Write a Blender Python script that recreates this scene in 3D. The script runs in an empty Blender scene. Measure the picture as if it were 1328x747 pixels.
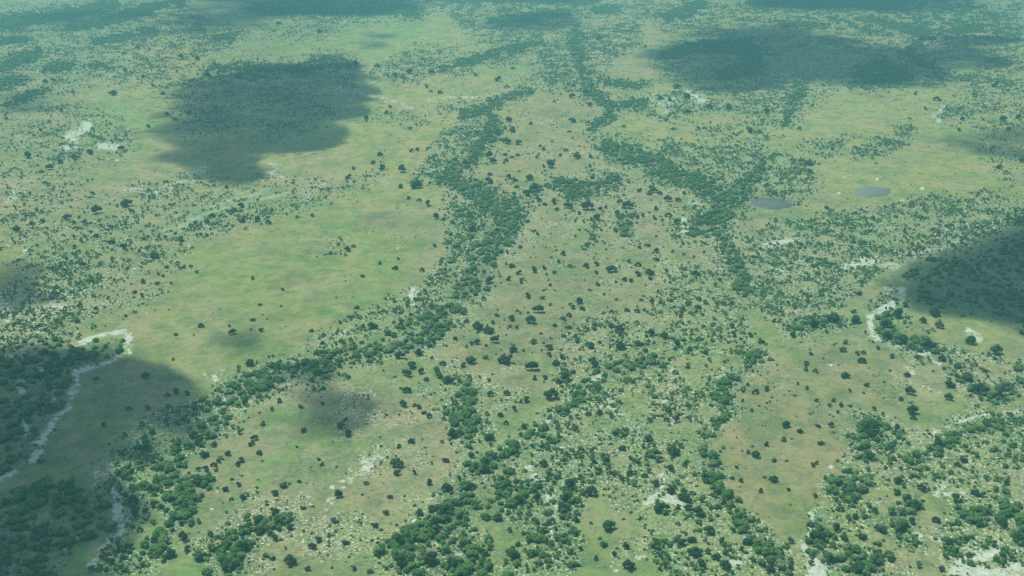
import bpy, math, random
import numpy as np
from mathutils import Vector

random.seed(7)
rng = np.random.default_rng(11)
scene = bpy.context.scene
COL = scene.collection

# ------------------------------------------------------------------ camera
PW, PH = 1328.0, 747.0
FOCAL = 1424.0                       # in photograph pixels
PITCH = math.atan(523.5 / FOCAL)     # the horizon lies above the frame
ALT = 600.0
cam_data = bpy.data.cameras.new('camera')
cam = bpy.data.objects.new('camera', cam_data)
COL.objects.link(cam)
cam.location = (0, 0, ALT)
cam.rotation_euler = (math.pi / 2 - PITCH, 0, 0)
cam_data.sensor_width = 36.0
cam_data.lens = 36.0 * FOCAL / PW
cam_data.clip_start = 1.0
cam_data.clip_end = 120000.0
scene.camera = cam

# ------------------------------------------------------------------ sky, sun, exposure
SUN_EL = math.radians(68)
SUN_AZ = math.radians(-62)           # measured from +Y (the far side) towards the left
SUN = Vector((math.sin(SUN_AZ) * math.cos(SUN_EL), math.cos(SUN_AZ) * math.cos(SUN_EL), math.sin(SUN_EL)))
world = bpy.data.worlds.new('World')
scene.world = world
world.use_nodes = True
wn = world.node_tree
wn.nodes.clear()
sky = wn.nodes.new('ShaderNodeTexSky')
sky.sky_type = 'NISHITA'
sky.sun_disc = False
sky.sun_elevation = SUN_EL
sky.sun_rotation = SUN_AZ
bg = wn.nodes.new('ShaderNodeBackground')
bg.inputs['Strength'].default_value = 0.125
wo = wn.nodes.new('ShaderNodeOutputWorld')
wn.links.new(sky.outputs[0], bg.inputs[0])
wn.links.new(bg.outputs[0], wo.inputs[0])
sl = bpy.data.lights.new('sun', 'SUN')
sl.energy = 4.1
sl.angle = math.radians(0.53)
sl.color = (1.0, 0.965, 0.80)
so = bpy.data.objects.new('sun', sl)
COL.objects.link(so)
so.location = (0, 0, 3000)
so.rotation_euler = SUN.to_track_quat('Z', 'Y').to_euler()

scene.view_settings.view_transform = 'Standard'
scene.view_settings.look = 'None'
scene.view_settings.exposure = 0.0
scene.view_settings.gamma = 1.0
cy = scene.cycles
cy.max_bounces = 5
cy.diffuse_bounces = 2
cy.glossy_bounces = 1
cy.transmission_bounces = 2
cy.volume_bounces = 1
cy.transparent_max_bounces = 48
cy.use_denoising = False             # keeps the fine grain of the ground
cy.filter_width = 1.5                # a soft compact-camera lens

HAZE_DENSITY = 0.84e-4
HAZE_COLOR = (0.34, 0.88, 1.0)

# ------------------------------------------------------------------ helpers
CP, SP = math.cos(PITCH), math.sin(PITCH)

def ground_point(px, py):
    """where the line of sight through a photograph pixel meets the plain"""
    a = (np.asarray(px, float) - PW / 2) / FOCAL
    b = (PH / 2 - np.asarray(py, float)) / FOCAL
    dy = CP + b * SP
    dz = -SP + b * CP
    t = -ALT / dz
    return a * t, dy * t

def metres_per_px(py):
    b = (PH / 2 - np.asarray(py, float)) / FOCAL
    t = ALT / (SP - b * CP)
    return t / FOCAL

def tag(o, label=None, cat=None, group=None, kind=None):
    if label: o['label'] = label
    if cat: o['category'] = cat
    if group: o['group'] = group
    if kind: o['kind'] = kind
    return o

def hash2(ix, iy, seed):
    n = (ix.astype(np.int64) * 374761393 + iy.astype(np.int64) * 668265263 + seed * 1442695041) & 0x7fffffff
    n = (n ^ (n >> 13)) * 1274126177 & 0x7fffffff
    n = (n ^ (n >> 16)) & 0xffff
    return n / 65535.0

def vnoise(x, y, seed=0):
    ix, iy = np.floor(x), np.floor(y)
    fx, fy = x - ix, y - iy
    fx = fx * fx * (3 - 2 * fx); fy = fy * fy * (3 - 2 * fy)
    a = hash2(ix, iy, seed); b = hash2(ix + 1, iy, seed)
    c = hash2(ix, iy + 1, seed); d = hash2(ix + 1, iy + 1, seed)
    return (a + (b - a) * fx) * (1 - fy) + (c + (d - c) * fx) * fy

def fbm(x, y, oct=4, seed=0, gain=0.5):
    s = 0; a = 1; t = 0
    for k in range(oct):
        s = s + a * vnoise(x * 2 ** k + 17.3 * k, y * 2 ** k - 9.1 * k, seed + k)
        t += a; a *= gain
    return s / t

def smooth(e0, e1, v):
    t = np.clip((v - e0) / (e1 - e0), 0, 1)
    return t * t * (3 - 2 * t)

pond_list = [(1000, 264, 27, 7.5), (1132, 249, 21, 7.5)]
PONDS_XY = [(float(ground_point(x, y)[0]), float(ground_point(x, y)[1]), rx * float(metres_per_px(y)) * 1.25) for x, y, rx, ry in pond_list]

def relief(x, y):
    """gentle swells of the plain, in metres"""
    k = 1.0
    for (px, py, r) in PONDS_XY:
        k = k * smooth(r * 1.3, r * 4, np.hypot(x - px, y - py))
    return k * (1.6 * np.sin(x / 310 + 0.7) * np.cos(y / 420) + 0.9 * np.sin(x / 130 - y / 170))

# ------------------------------------------------------------------ survey raster (all patches of the plain)
STEP = 2.2
gx = np.arange(-170, 1500, STEP)
gy = np.arange(-66, 840, STEP)
PX, PY = np.meshgrid(gx, gy)
WX, WY = ground_point(PX, PY)
LOC = (PY + 150) / 523.0             # local scale: 1 at mid frame
mpp = metres_per_px(PY)
# natural edges: wander the coordinates the patches are drawn in
wob = 15.0 * LOC
QX = PX + wob * (fbm(WX / 60, WY / 60, 4, 3) - 0.5) * 2.2
QY = PY + wob * 0.55 * (fbm(WX / 60, WY / 60, 4, 9) - 0.5) * 2.2

def line_mask(pts, soft=0.5, narrow=False):
    """pts: (x, y, halfwidth in px); 1 inside, fading to 0"""
    out = np.zeros_like(PX)
    for (x0, y0, w0), (x1, y1, w1) in zip(pts[:-1], pts[1:]):
        m = max(w0, w1) * (1 + soft) + 22
        xa, xb = min(x0, x1) - m, max(x0, x1) + m
        ya, yb = min(y0, y1) - m, max(y0, y1) + m
        i0, i1 = np.searchsorted(gx, [xa, xb]); j0, j1 = np.searchsorted(gy, [ya, yb])
        if i0 >= i1 or j0 >= j1: continue
        if narrow:
            X = 0.45 * PX[j0:j1, i0:i1] + 0.55 * QX[j0:j1, i0:i1]; Y = 0.45 * PY[j0:j1, i0:i1] + 0.55 * QY[j0:j1, i0:i1]
        else:
            X = QX[j0:j1, i0:i1]; Y = QY[j0:j1, i0:i1]
        dx, dy = x1 - x0, y1 - y0
        L = dx * dx + dy * dy + 1e-6
        t = np.clip(((X - x0) * dx + (Y - y0) * dy) / L, 0, 1)
        w = w0 + (w1 - w0) * t
        d = np.hypot(X - x0 - t * dx, (Y - y0 - t * dy) * 1.15) / w
        out[j0:j1, i0:i1] = np.maximum(out[j0:j1, i0:i1], 1 - smooth(1 - soft, 1 + soft, d))
    return out

def poly_dist(X, Y, poly):
    """signed distance, positive inside"""
    inside = np.zeros(X.shape, bool); dmin = np.full(X.shape, 1e18)
    n = len(poly)
    for k in range(n):
        x0, y0 = poly[k]; x1, y1 = poly[(k + 1) % n]
        dx, dy = x1 - x0, y1 - y0
        t = np.clip(((X - x0) * dx + (Y - y0) * dy) / (dx * dx + dy * dy + 1e-9), 0, 1)
        dmin = np.minimum(dmin, (X - x0 - t * dx) ** 2 + (Y - y0 - t * dy) ** 2)
        if y0 != y1:
            cross = ((y0 > Y) != (y1 > Y)) & (X < (x1 - x0) * (Y - y0) / (y1 - y0) + x0)
            inside ^= cross
    return np.where(inside, 1, -1) * np.sqrt(dmin)

def poly_mask(poly, soft=8):
    xs = [p[0] for p in poly]; ys = [p[1] for p in poly]
    m = soft + 24
    i0, i1 = np.searchsorted(gx, [min(xs) - m, max(xs) + m]); j0, j1 = np.searchsorted(gy, [min(ys) - m, max(ys) + m])
    out = np.zeros_like(PX)
    d = poly_dist(QX[j0:j1, i0:i1], QY[j0:j1, i0:i1], poly)
    out[j0:j1, i0:i1] = smooth(-soft, soft, d)
    return out

def blob_mask(x, y, rx, ry, soft=0.5):
    d = np.hypot((QX - x) / rx, (QY - y) / ry)
    return 1 - smooth(1 - soft, 1 + soft, d)

# --- soil and grass: the ground's own colour, plus some painted light and shade
M = (0.225, 0.290, 0.095)   # yellow-green meadow
Y = (0.290, 0.310, 0.125)   # straw-coloured grass
B = (0.252, 0.255, 0.158)   # buff, thinly grassed soil
D = (0.190, 0.240, 0.125)   # dull olive
G = (0.135, 0.225, 0.100)   # green sward
L = (0.150, 0.290, 0.090)   # lush green
K = (0.325, 0.285, 0.200)   # pinkish pale soil
soil_pts = [
 (40,150,D),(30,255,K),(100,60,G),(200,90,Y),(330,55,G),(500,45,L),(600,40,M),(700,70,G),(790,60,B),(950,20,M),(1100,30,M),
 (1250,30,G),(1300,90,M),(60,310,M),(130,240,B),(200,230,B),(260,240,Y),(300,220,Y),(240,265,B),(60,200,G),(150,170,L),
 (400,230,B),(450,200,M),(520,130,M),(600,150,Y),(550,95,Y),(480,240,Y),(300,330,Y),(420,310,M),(500,320,M),(580,330,B),
 (200,400,Y),(150,390,B),(250,420,M),(330,390,M),(400,370,M),(450,350,M),(270,470,M),(480,420,M),(380,430,M),(520,450,L),
 (560,400,L),(650,170,B),(700,230,B),(760,270,K),(820,260,B),(850,320,B),(700,350,D),(780,350,B),(640,420,B),(720,420,D),
 (600,460,B),(560,500,B),(520,560,B),(450,500,K),(700,500,D),(780,410,B),(850,370,M),(840,500,Y),(900,450,M),(930,480,M),
 (760,600,G),(720,640,G),(680,660,D),(640,720,L),(620,660,L),(560,620,K),(480,620,B),(430,700,B),(400,600,G),(350,570,G),
 (300,600,B),(280,560,D),(340,660,B),(260,680,D),(180,650,L),(190,700,L),(150,740,L),(100,520,G),(130,600,G),(230,560,L),
 (300,510,L),(250,600,G),(820,640,D),(790,680,D),(760,690,G),(870,680,M),(900,710,M),(960,560,B),(980,600,B),(940,590,D),
 (1000,500,B),(1040,570,G),(1030,540,D),(1010,640,B),(990,700,D),(1060,440,D),(1100,500,G),(1180,480,B),(1230,500,B),
 (1290,510,K),(1160,520,D),(1100,640,M),(1130,660,M),(1160,700,M),(1190,700,B),(1250,640,G),(1290,600,L),(1230,430,M),
 (1250,480,Y),(1200,540,M),(1150,560,L),(1160,590,M),(1000,430,M),(1080,400,G),(940,420,G),(900,160,M),(930,150,M),
 (830,170,M),(970,130,Y),(1040,150,Y),(1180,140,M),(1250,150,M),(1160,190,M),(1100,230,Y),(1060,250,M),(1180,250,M),
 (1240,230,Y),(1300,230,M),(1290,190,M),(1030,190,M),(1130,290,D),(1230,300,D),(1020,340,B),(1150,340,D),(950,250,G),
 (880,250,M),(1000,380,G),(620,120,M),(740,140,B),(340,150,G),(420,100,D),(1000,80,G),(1130,70,B),(1280,370,G),(50,560,G),
 (50,700,G),(310,440,G),(870,330,B),(740,300,M),(900,580,M),(1310,700,D),(1220,720,K)]
num = np.zeros(PX.shape + (3,)); den = np.zeros(PX.shape)
SX, SY = PX + wob * 3 * (fbm(WX / 140, WY / 140, 4, 21) - .5), PY + wob * 2 * (fbm(WX / 140, WY / 140, 4, 25) - .5)
for (x, y, c) in soil_pts:
    s = 34 * (0.35 + 0.65 * (y + 150) / 523.0)
    w = np.exp(-(((SX - x) / (s * 1.35)) ** 2 + ((SY - y) / (s * 0.75)) ** 2) / 2) + 1e-9 / ((SX - x) ** 2 + (SY - y) ** 2 + 1)
    num += w[..., None] * np.array(c); den += w
soil = num / den[..., None]

def tint(mask, c, k=1.0):
    global soil
    m = (mask * k)[..., None]
    soil = soil * (1 - m) + np.array(c) * m

# pinkish soil arcs and worn corridors
tint(poly_mask([(1000,470),(1100,450),(1190,500),(1120,540),(1090,620),(1045,660),(1040,747),(1000,747),(960,680),(940,590),(960,520)], 14), (0.170, 0.185, 0.085), .75)
tint(poly_mask([(660,160),(740,130),(790,200),(920,260),(880,300),(960,380),(900,430),(760,470),(640,560),(560,600),(570,480),(640,390),(700,290),(630,230)], 30), (0.195, 0.180, 0.105), .6)
tint(poly_mask([(1330,500),(1240,490),(1180,520),(1200,545),(1328,525)], 8), (0.195, 0.225, 0.105), .5)
tint(line_mask([(1012,445,8),(990,480,9),(970,520,9),(955,560,9),(952,600,10),(975,640,12),(1005,655,10),(1045,640,9),(1080,600,9),(1110,545,8)], .7), (0.270, 0.240, 0.135), .95)
tint(line_mask([(1165,520,8),(1230,495,9),(1328,512,12),(1400,520,12)], .8), K, .6)
tint(line_mask([(450,470,7),(520,458,6),(580,425,8),(620,385,9),(650,335,9),(690,300,8)], .8), K, .6)
tint(line_mask([(250,640,7),(280,600,8),(330,545,8),(380,505,8),(430,480,8)], .8), K, .55)
tint(line_mask([(560,620,14),(600,590,12),(570,660,12),(520,690,12)], .9), K, .6)
tint(line_mask([(235,690,12),(250,650,12),(262,640,8)], .9), (0.2, .19, .12), .5)
tint(line_mask([(1220,660,8),(1200,690,12),(1180,747,16)], .9), D, .8)
tint(line_mask([(800,620,14),(812,660,18),(800,720,18)], .8), (0.205, 0.205, 0.130), .95)
tint(line_mask([(150,235,10),(210,262,10),(260,262,9)], .9), K, .5)
tint(line_mask([(585,560,5),(585,520,5),(588,500,4)], .9), K, .7)
tint(line_mask([(770,130,8),(740,105,8),(770,70,8)], .9), K, .4)
tint(line_mask([(640,190,20),(700,210,30),(770,250,30),(840,300,25),(860,330,20)], .9), K, .35)
# wet, lush spots, and a few thin cloud shadows painted into the soil
tint(blob_mask(500, 285, 26, 12, .8), (0.10, 0.125, 0.085), .85)
tint(blob_mask(545, 300, 16, 12, .8), (0.15, 0.17, 0.09), .5)
tint(blob_mask(1270, 188, 60, 16, .8), (0.12, 0.15, 0.07), .6)  # soft cloud shadow painted as darker soil, beneath the thin cloud
tint(blob_mask(1030, 600, 30, 22, .9), (0.13, 0.17, 0.08), .55)
tint(blob_mask(750, 298, 16, 14, .8), L, .8)
tint(blob_mask(250, 350, 45, 7, .9), (0.15, 0.165, 0.085), .7)  # faint strip of cloud shade painted into the soil colour
tint(line_mask([(330,325,8),(400,322,7),(385,345,8),(370,365,8),(360,380,8)], .95), (0.125, 0.155, 0.075), .75)  # thin cloud shadow painted on the meadow, no cloud above it
tint(blob_mask(400, 55, 60, 6, .9), L, .6)
tint(blob_mask(410, 390, 20, 10, .9), (0.14, 0.19, 0.08), .6)
tint(blob_mask(1130, 150, 60, 14, .9), M, .5)
tint(line_mask([(800,110,5),(855,108,6),(880,105,5)], .8), (0.12,0.15,0.09), .7)
tint(line_mask([(700,145,3),(735,150,4)], .8), (0.10,0.14,0.09), .8)
# drifts of greener and of paler grass over the whole plain
v1 = fbm(WX / 70 + .4 * WY / 70, WY / 110, 5, 201, .6); v2 = fbm(WX / 28, WY / 34, 4, 211, .6); v3 = fbm(WX / 190, WY / 260, 4, 221, .55)
tint(smooth(.50, .68, v1), L, .50); tint(smooth(.50, .68, v3), (0.19, 0.285, 0.10), .35)
tint(smooth(.50, .36, v1), K, .45); tint(smooth(.52, .66, v2), (0.30, 0.31, 0.18), .45); tint(smooth(.48, .36, v2), (0.10, 0.175, 0.080), .45)
tint(blob_mask(430, 542, 40, 10, .8), G, .7); tint(line_mask([(300,655,6),(350,600,9),(400,570,9),(450,560,6)], .9), L, .6); tint(blob_mask(470, 585, 60, 10, .9), G, .4)
soil = soil * np.array([.97, .93, .74])
far_haze_gain = smooth(330, 120, PY)[..., None]  # distant soil warmed and lightened to offset the haze, painted into its colour
soil = soil * (1 + far_haze_gain * np.array([.26, .12, .04]))
# bright reedy channel
reed = line_mask([(212,299,3),(245,289,3),(270,278,2.6),(300,267,2.2),(340,258,2),(375,251,1.6)], .5, True)
reed = np.maximum(reed, line_mask([(230,282,1.8),(300,260,1.8),(350,247,1.8)], .5, True))
tint(reed, (0.26, 0.44, 0.24), .9)

# --- bare sand
sand = np.zeros_like(PX)
def add_sand(m, k=1.0):
    global sand
    sand = np.maximum(sand, m * k)
sand_lines = [
 (1.0, [(92,449,2.5),(130,437,3),(160,431,3),(166,440,5),(170,456,4)]),
 (.95, [(170,456,4),(150,468,3),(125,478,3),(105,482,3.5),(98,505,4.5),(88,535,4),(62,565,4.5),(36,598,4),(6,618,4.5)]),
 (.9, [(152,632,5),(148,660,6),(152,690,6),(135,712,7),(120,732,6)]),
 (.6, [(128,612,10),(150,605,8)]), (.9, [(178,568,4),(184,572,3)]),
 (.75, [(40,520,4),(25,500,5),(60,480,4)]), (.75,[(35,545,5),(50,575,5),(30,560,5)]), (.6,[(80,505,4),(70,520,5)]), (.6,[(100,690,3),(85,705,3),(70,720,3)]),
 (.5, [(0,470,4),(20,462,3),(40,450,3),(60,440,2)]),
 (.95, [(1170,376,4),(1166,390,4.5),(1148,400,4),(1133,412,4),(1132,428,3),(1138,440,3)]),
 (.6, [(1138,440,2.5),(1155,446,3),(1200,456,3),(1220,470,3)]),
 (1.0, [(1098,347,5),(1118,340,6),(1135,338,6)]), (.6, [(1135,338,5),(1165,348,4),(1190,332,4),(1235,318,4),(1260,300,4)]),
 (.9, [(996,318,3),(1015,316,4),(1034,310,4)]), (.6,[(1010,350,5),(1020,360,5)]),
 (.9, [(884,284,3),(887,298,4),(884,303,3)]), (.7, [(893,262,2),(908,266,3),(914,272,3),(908,282,2)]),
 (.95, [(1048,670,3),(1046,695,4),(1052,720,8),(1062,747,12)]),
 (.9, [(835,655,5),(850,640,8),(868,650,7),(884,658,5)]), (.7, [(850,640,5),(856,620,5),(848,612,4)]),
 (.85, [(782,482,2.5),(772,490,3),(764,497,3)]), (.7,[(722,530,3),(712,545,3),(700,558,2)]),
 (.7, [(690,610,7),(705,640,8),(720,670,7),(716,700,6)]), (.6,[(665,605,6),(680,640,6)]),
 (.8, [(1235,618,6),(1215,632,7),(1250,640,7)]), (.85, [(1300,715,14),(1262,730,14),(1232,738,12),(1330,742,14)]),
 (.7, [(1205,562,2.5),(1240,545,2.5),(1280,535,2.5),(1330,530,3)]), (.6, [(1195,692,5),(1215,700,4),(1205,715,4)]),
 (1.0, [(88,178,6),(104,168,8),(115,160,5)]), (1.0, [(128,190,4),(148,190,5)]), (.8,[(82,192,4),(96,188,5)]),
 (.6, [(193,255,5),(212,246,6),(235,232,8),(262,218,7)]), (.5,[(160,243,4),(185,244,4)]), (.5,[(350,215,8),(362,232,8)]),
 (.75, [(555,129,1.4),(590,126,1.2),(635,126,1.4),(645,124,1.2)]), (.7,[(8,262,4),(20,245,5)]),
 (.55, [(420,665,6),(428,650,5),(455,615,10),(480,600,10),(495,592,8)]),
 (.9, [(888,118,4),(905,126,6),(922,136,4)]), (.6, [(840,130,10),(870,128,8),(860,145,6)]),
 (.9, [(1212,148,4),(1224,140,4),(1216,155,4)]), (.6,[(1250,145,6),(1240,140,6)]),
 (.9, [(1258,430,4),(1272,438,5)]), (.9, [(538,376,4),(533,392,4)]), (.5,[(400,245,6),(420,235,5)]),
 (.9, [(1176,474,3),(1186,480,3)]), (.5,[(1196,498,5),(1215,505,5)]), (.55,[(270,487,6),(282,495,5),(290,485,4)]),
 (.8, [(55,405,5),(75,400,6)]), (.7,[(50,425,5),(45,432,5)]), (.7,[(0,385,4),(10,415,5)]),
 (.45, [(850,515,8),(880,495,8),(870,470,6)]), (.4,[(820,560,10),(845,575,8)]), (.6,[(1152,380,8),(1165,372,6)]),
 (.6,[(760,647,5),(745,655,6)]), (.7,[(785,722,6),(800,740,6),(830,720,5)]), (.5,[(950,730,8),(965,720,6)]),
 (.35,[(560,660,12),(540,680,8)]), (.7,[(534,673,3),(536,682,3)]), (.8,[(584,716,3),(594,713,3)]),
 (.45,[(690,80,5),(715,78,5)]), (.4,[(640,40,10),(700,12,8)]), (.6,[(905,12,4),(900,25,3),(875,28,3)]),
 (.5,[(500,235,4),(520,240,3)]), (.55,[(550,225,3),(570,215,3)]), (.6,[(400,250,3),(390,257,4)]),
 (.5,[(1245,330,5),(1240,322,4)]), (.4,[(790,80,6),(805,75,5)]), (.6,[(440,115,4),(505,128,1.5),(535,140,1.5)]),
 (.6,[(1170,80,3),(1210,72,3)]), (.5,[(1195,62,3),(1215,70,3)]),
 (.75,[(20,340,2),(45,315,2)]), (.5,[(660,330,3),(675,300,3)]), (.45,[(545,655,4),(556,642,4)]),
]
for k, p in sand_lines:
    add_sand(line_mask([(x, y, w * 1.15 + .8) for x, y, w in p], .85, True), k)
for (x, y, r) in [(1196,244,3),(1170,259,2.6),(1088,250,2.4),(1137,232,2.4),(1095,230,2),(1077,473,2.4),(1077,605,3),(245,318,2.2),
                  (250,332,2.2),(478,302,2.4),(515,322,2),(470,123,2),(500,131,1.8),(520,141,2.4),(556,131,2),(30,321,2),(152,207,2.4),
                  (1183,482,2.2),(805,236,1.6),(380,233,2.4),(398,255,3),(860,520,2.4),(1120,525,2),(430,630,3),(275,660,3),(1000,135,2)]:
    d = np.hypot(PX - x, (PY - y) * 1.5) / (r * 1.25)
    add_sand(1 - smooth(.5, 1.4, d), 1.0)

sand *= 0.72 + 0.5 * smooth(.35, .62, fbm(WX / 14, WY / 14, 3, 71))
# --- woods
dense = np.zeros_like(PX); wood = np.zeros_like(PX); scrub = np.zeros_like(PX)
def add(arr, m, k):
    np.maximum(arr, m * k, out=arr)
forest_lines = [
 (1, [(640,165,8),(618,195,11),(596,214,10),(578,232,10)]),
 (1, [(575,232,8),(600,240,11),(635,262,13),(668,280,13),(650,305,15),(628,335,14),(608,375,14),(590,400,13),(560,425,9),(530,447,8),(480,460,9),(440,466,10),(410,478,12),(370,485,9),(335,500,9)]),
 (.9, [(330,505,11),(290,530,11),(262,558,12),(240,580,13)]), (1, [(240,580,13),(225,618,18),(232,655,13),(212,690,13),(205,712,10)]),
 (1, [(250,625,10),(262,628,7)]), (1, [(290,725,22),(318,702,14),(335,680,9),(360,668,6)]),
 (1, [(782,192,7),(810,200,10),(850,212,11),(890,235,10),(920,248,12),(940,262,11)]), (1, [(905,292,14),(925,288,13)]),
 (.9, [(940,265,10),(930,290,10),(945,325,8),(960,352,11),(962,375,9)]), (.8,[(955,255,10),(972,235,9),(985,215,6)]),
 (1, [(590,490,6),(600,515,13),(615,540,15),(603,562,9)]), (.9, [(800,474,8),(775,490,9),(755,505,9),(735,530,7),(715,550,7),(690,575,10),(662,592,9),(640,605,8)]),
 (.7, [(800,474,8),(830,470,7),(862,465,7)]), (.8, [(822,490,4),(840,508,6),(856,518,6)]),
 (.9, [(978,458,7),(962,478,9),(946,502,9),(932,525,9),(920,552,10),(914,580,11),(920,610,9),(930,640,8),(945,668,8),(960,690,9),(985,715,10),(1012,747,12)]),
 (1, [(508,700,8),(530,695,15),(560,680,16),(585,660,15),(600,635,12),(625,610,10)]), (1, [(530,725,20),(570,735,22),(610,735,18)]),
 (.8, [(640,640,8),(665,650,8)]), (1, [(580,695,14),(600,700,12)]),
 (1, [(1127,552,12),(1122,575,9),(1120,592,8)]), (.9, [(1085,632,8),(1105,638,12),(1122,628,8)]), (1, [(1183,650,11),(1178,675,9)]),
 (.8, [(1050,680,6),(1060,700,8),(1070,725,8)]), (.9, [(1130,730,9),(1115,747,12)]), (.9,[(1100,715,8),(1110,735,9)]),
 (1, [(1150,395,8),(1160,410,9),(1150,430,8),(1170,442,7),(1200,448,10),(1220,462,8),(1240,480,7),(1252,490,8),(1270,505,9),(1300,508,9),(1325,490,9)]),
 (.8, [(1075,415,10),(1090,412,8)]), (.7, [(1045,420,8),(1025,425,6)]), (.8,[(1040,110,8),(1025,140,8),(1018,162,5)]),
 (.8, [(1180,600,6),(1240,560,8),(1300,545,8)]), (.9,[(1310,650,12),(1325,690,12)]), (.7,[(1255,670,12),(1290,680,12)]),
 (1, [(690,252,4),(720,238,4),(748,248,9),(770,242,9),(795,238,9)]), (.9,[(750,300,7),(765,300,7),(758,318,6)]), (.8,[(810,285,6),(812,305,5)]),
 (.8,[(600,150,6),(630,140,7),(640,165,7),(625,190,9),(600,205,8)]), (.7,[(640,135,6),(665,125,4),(690,120,4)]),
 # far ones
 (1, [(0,32,8),(50,24,8),(110,14,6),(150,5,5)]), (1, [(88,36,4),(130,30,6),(170,20,6),(210,8,4),(230,-5,4)]), (1, [(122,55,3),(160,48,4.5),(200,41,4)]),
 (1, [(0,88,6),(28,78,7),(52,66,4)]), (1, [(58,90,3),(75,86,6),(95,83,4)]), (1, [(-5,110,6),(15,106,6),(33,103,4)]), (.7,[(10,138,4),(40,122,6),(60,118,4)]),
 (.8,[(0,55,4),(40,50,3)]), (.9,[(225,-10,6),(235,8,4)]), (.8,[(330,12,6),(420,10,10),(500,10,8),(538,15,7)]),
 (1, [(390,92,5),(420,82,7),(450,84,5)]), (.7,[(270,90,5),(330,88,5),(390,88,4)]), (.8,[(120,85,3),(150,88,4)]), (.7,[(280,50,4),(300,48,5)]),
 (1, [(635,28,4),(690,22,6),(735,18,5)]), (1,[(560,-5,6),(650,-2,6),(770,-3,6)]), (.9,[(570,92,3),(600,82,4),(640,68,5),(675,60,5),(700,55,4)]),
 (1, [(862,22,4),(890,15,8),(908,5,6)]), (.9,[(980,5,6),(1080,3,7),(1170,4,7)]), (.8,[(1130,25,4),(1200,45,5),(1180,68,5)]), (.8,[(1240,40,5),(1270,35,5)]),
 (1, [(860,75,6),(900,62,7),(960,60,9),(985,85,9),(940,95,8)]), (1, [(1110,92,8),(1140,85,8),(1170,100,8),(1110,108,6)]), (.8,[(1185,75,6),(1205,85,6)]),
 (.7,[(745,45,7),(752,85,7),(765,120,8),(795,140,8),(830,135,8)]), (.6,[(780,105,6),(830,112,5)]), (.7,[(770,15,6),(800,12,6)]),
 (.7,[(1020,30,5),(1070,35,4)]), (.7,[(770,165,7),(790,150,8)]),
]
for k, p in forest_lines:
    far_line = p[0][1] < 120
    add(dense, line_mask([(x, y, w * 1.06) for x, y, w in p], .65) * (1 if far_line else 1) * ((.80 if not far_line else .6) + .7 * smooth(.30, .60, fbm(WX / 26, WY / 26, 3, 33))), k)
    add(wood, line_mask([(x, y, w * 1.9 + 3) for x, y, w in p], .8), .55 * k)
for k, p in [
 (.75, [(-60,470),(60,447),(118,450),(166,442),(170,458),(120,478),(97,500),(82,548),(32,606),(-60,640)]),
 (.8, [(-60,650),(60,628),(110,632),(143,645),(138,680),(92,715),(75,760),(-60,830)]),
 (.55, [(1182,352),(1240,335),(1328,300),(1430,290),(1430,440),(1328,425),(1250,408),(1190,392)]),
 (.2, [(572,238),(612,262),(672,282),(640,330),(600,390),(560,425),(560,390),(585,340),(600,290)]),
 (.45, [(440,450),(500,430),(560,400),(560,430),(520,452),(440,462)]),
 (.28, [(640,610),(720,600),(700,747),(620,790),(510,747),(560,690)]),
 (.35,[(170,570),(320,490),(345,500),(260,575),(240,640),(200,690),(165,640)]),
]:
    add(dense, poly_mask(p, 9), k * (0.35 + 1.1 * fbm(WX / 38, WY / 38, 3, 31)))
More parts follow.
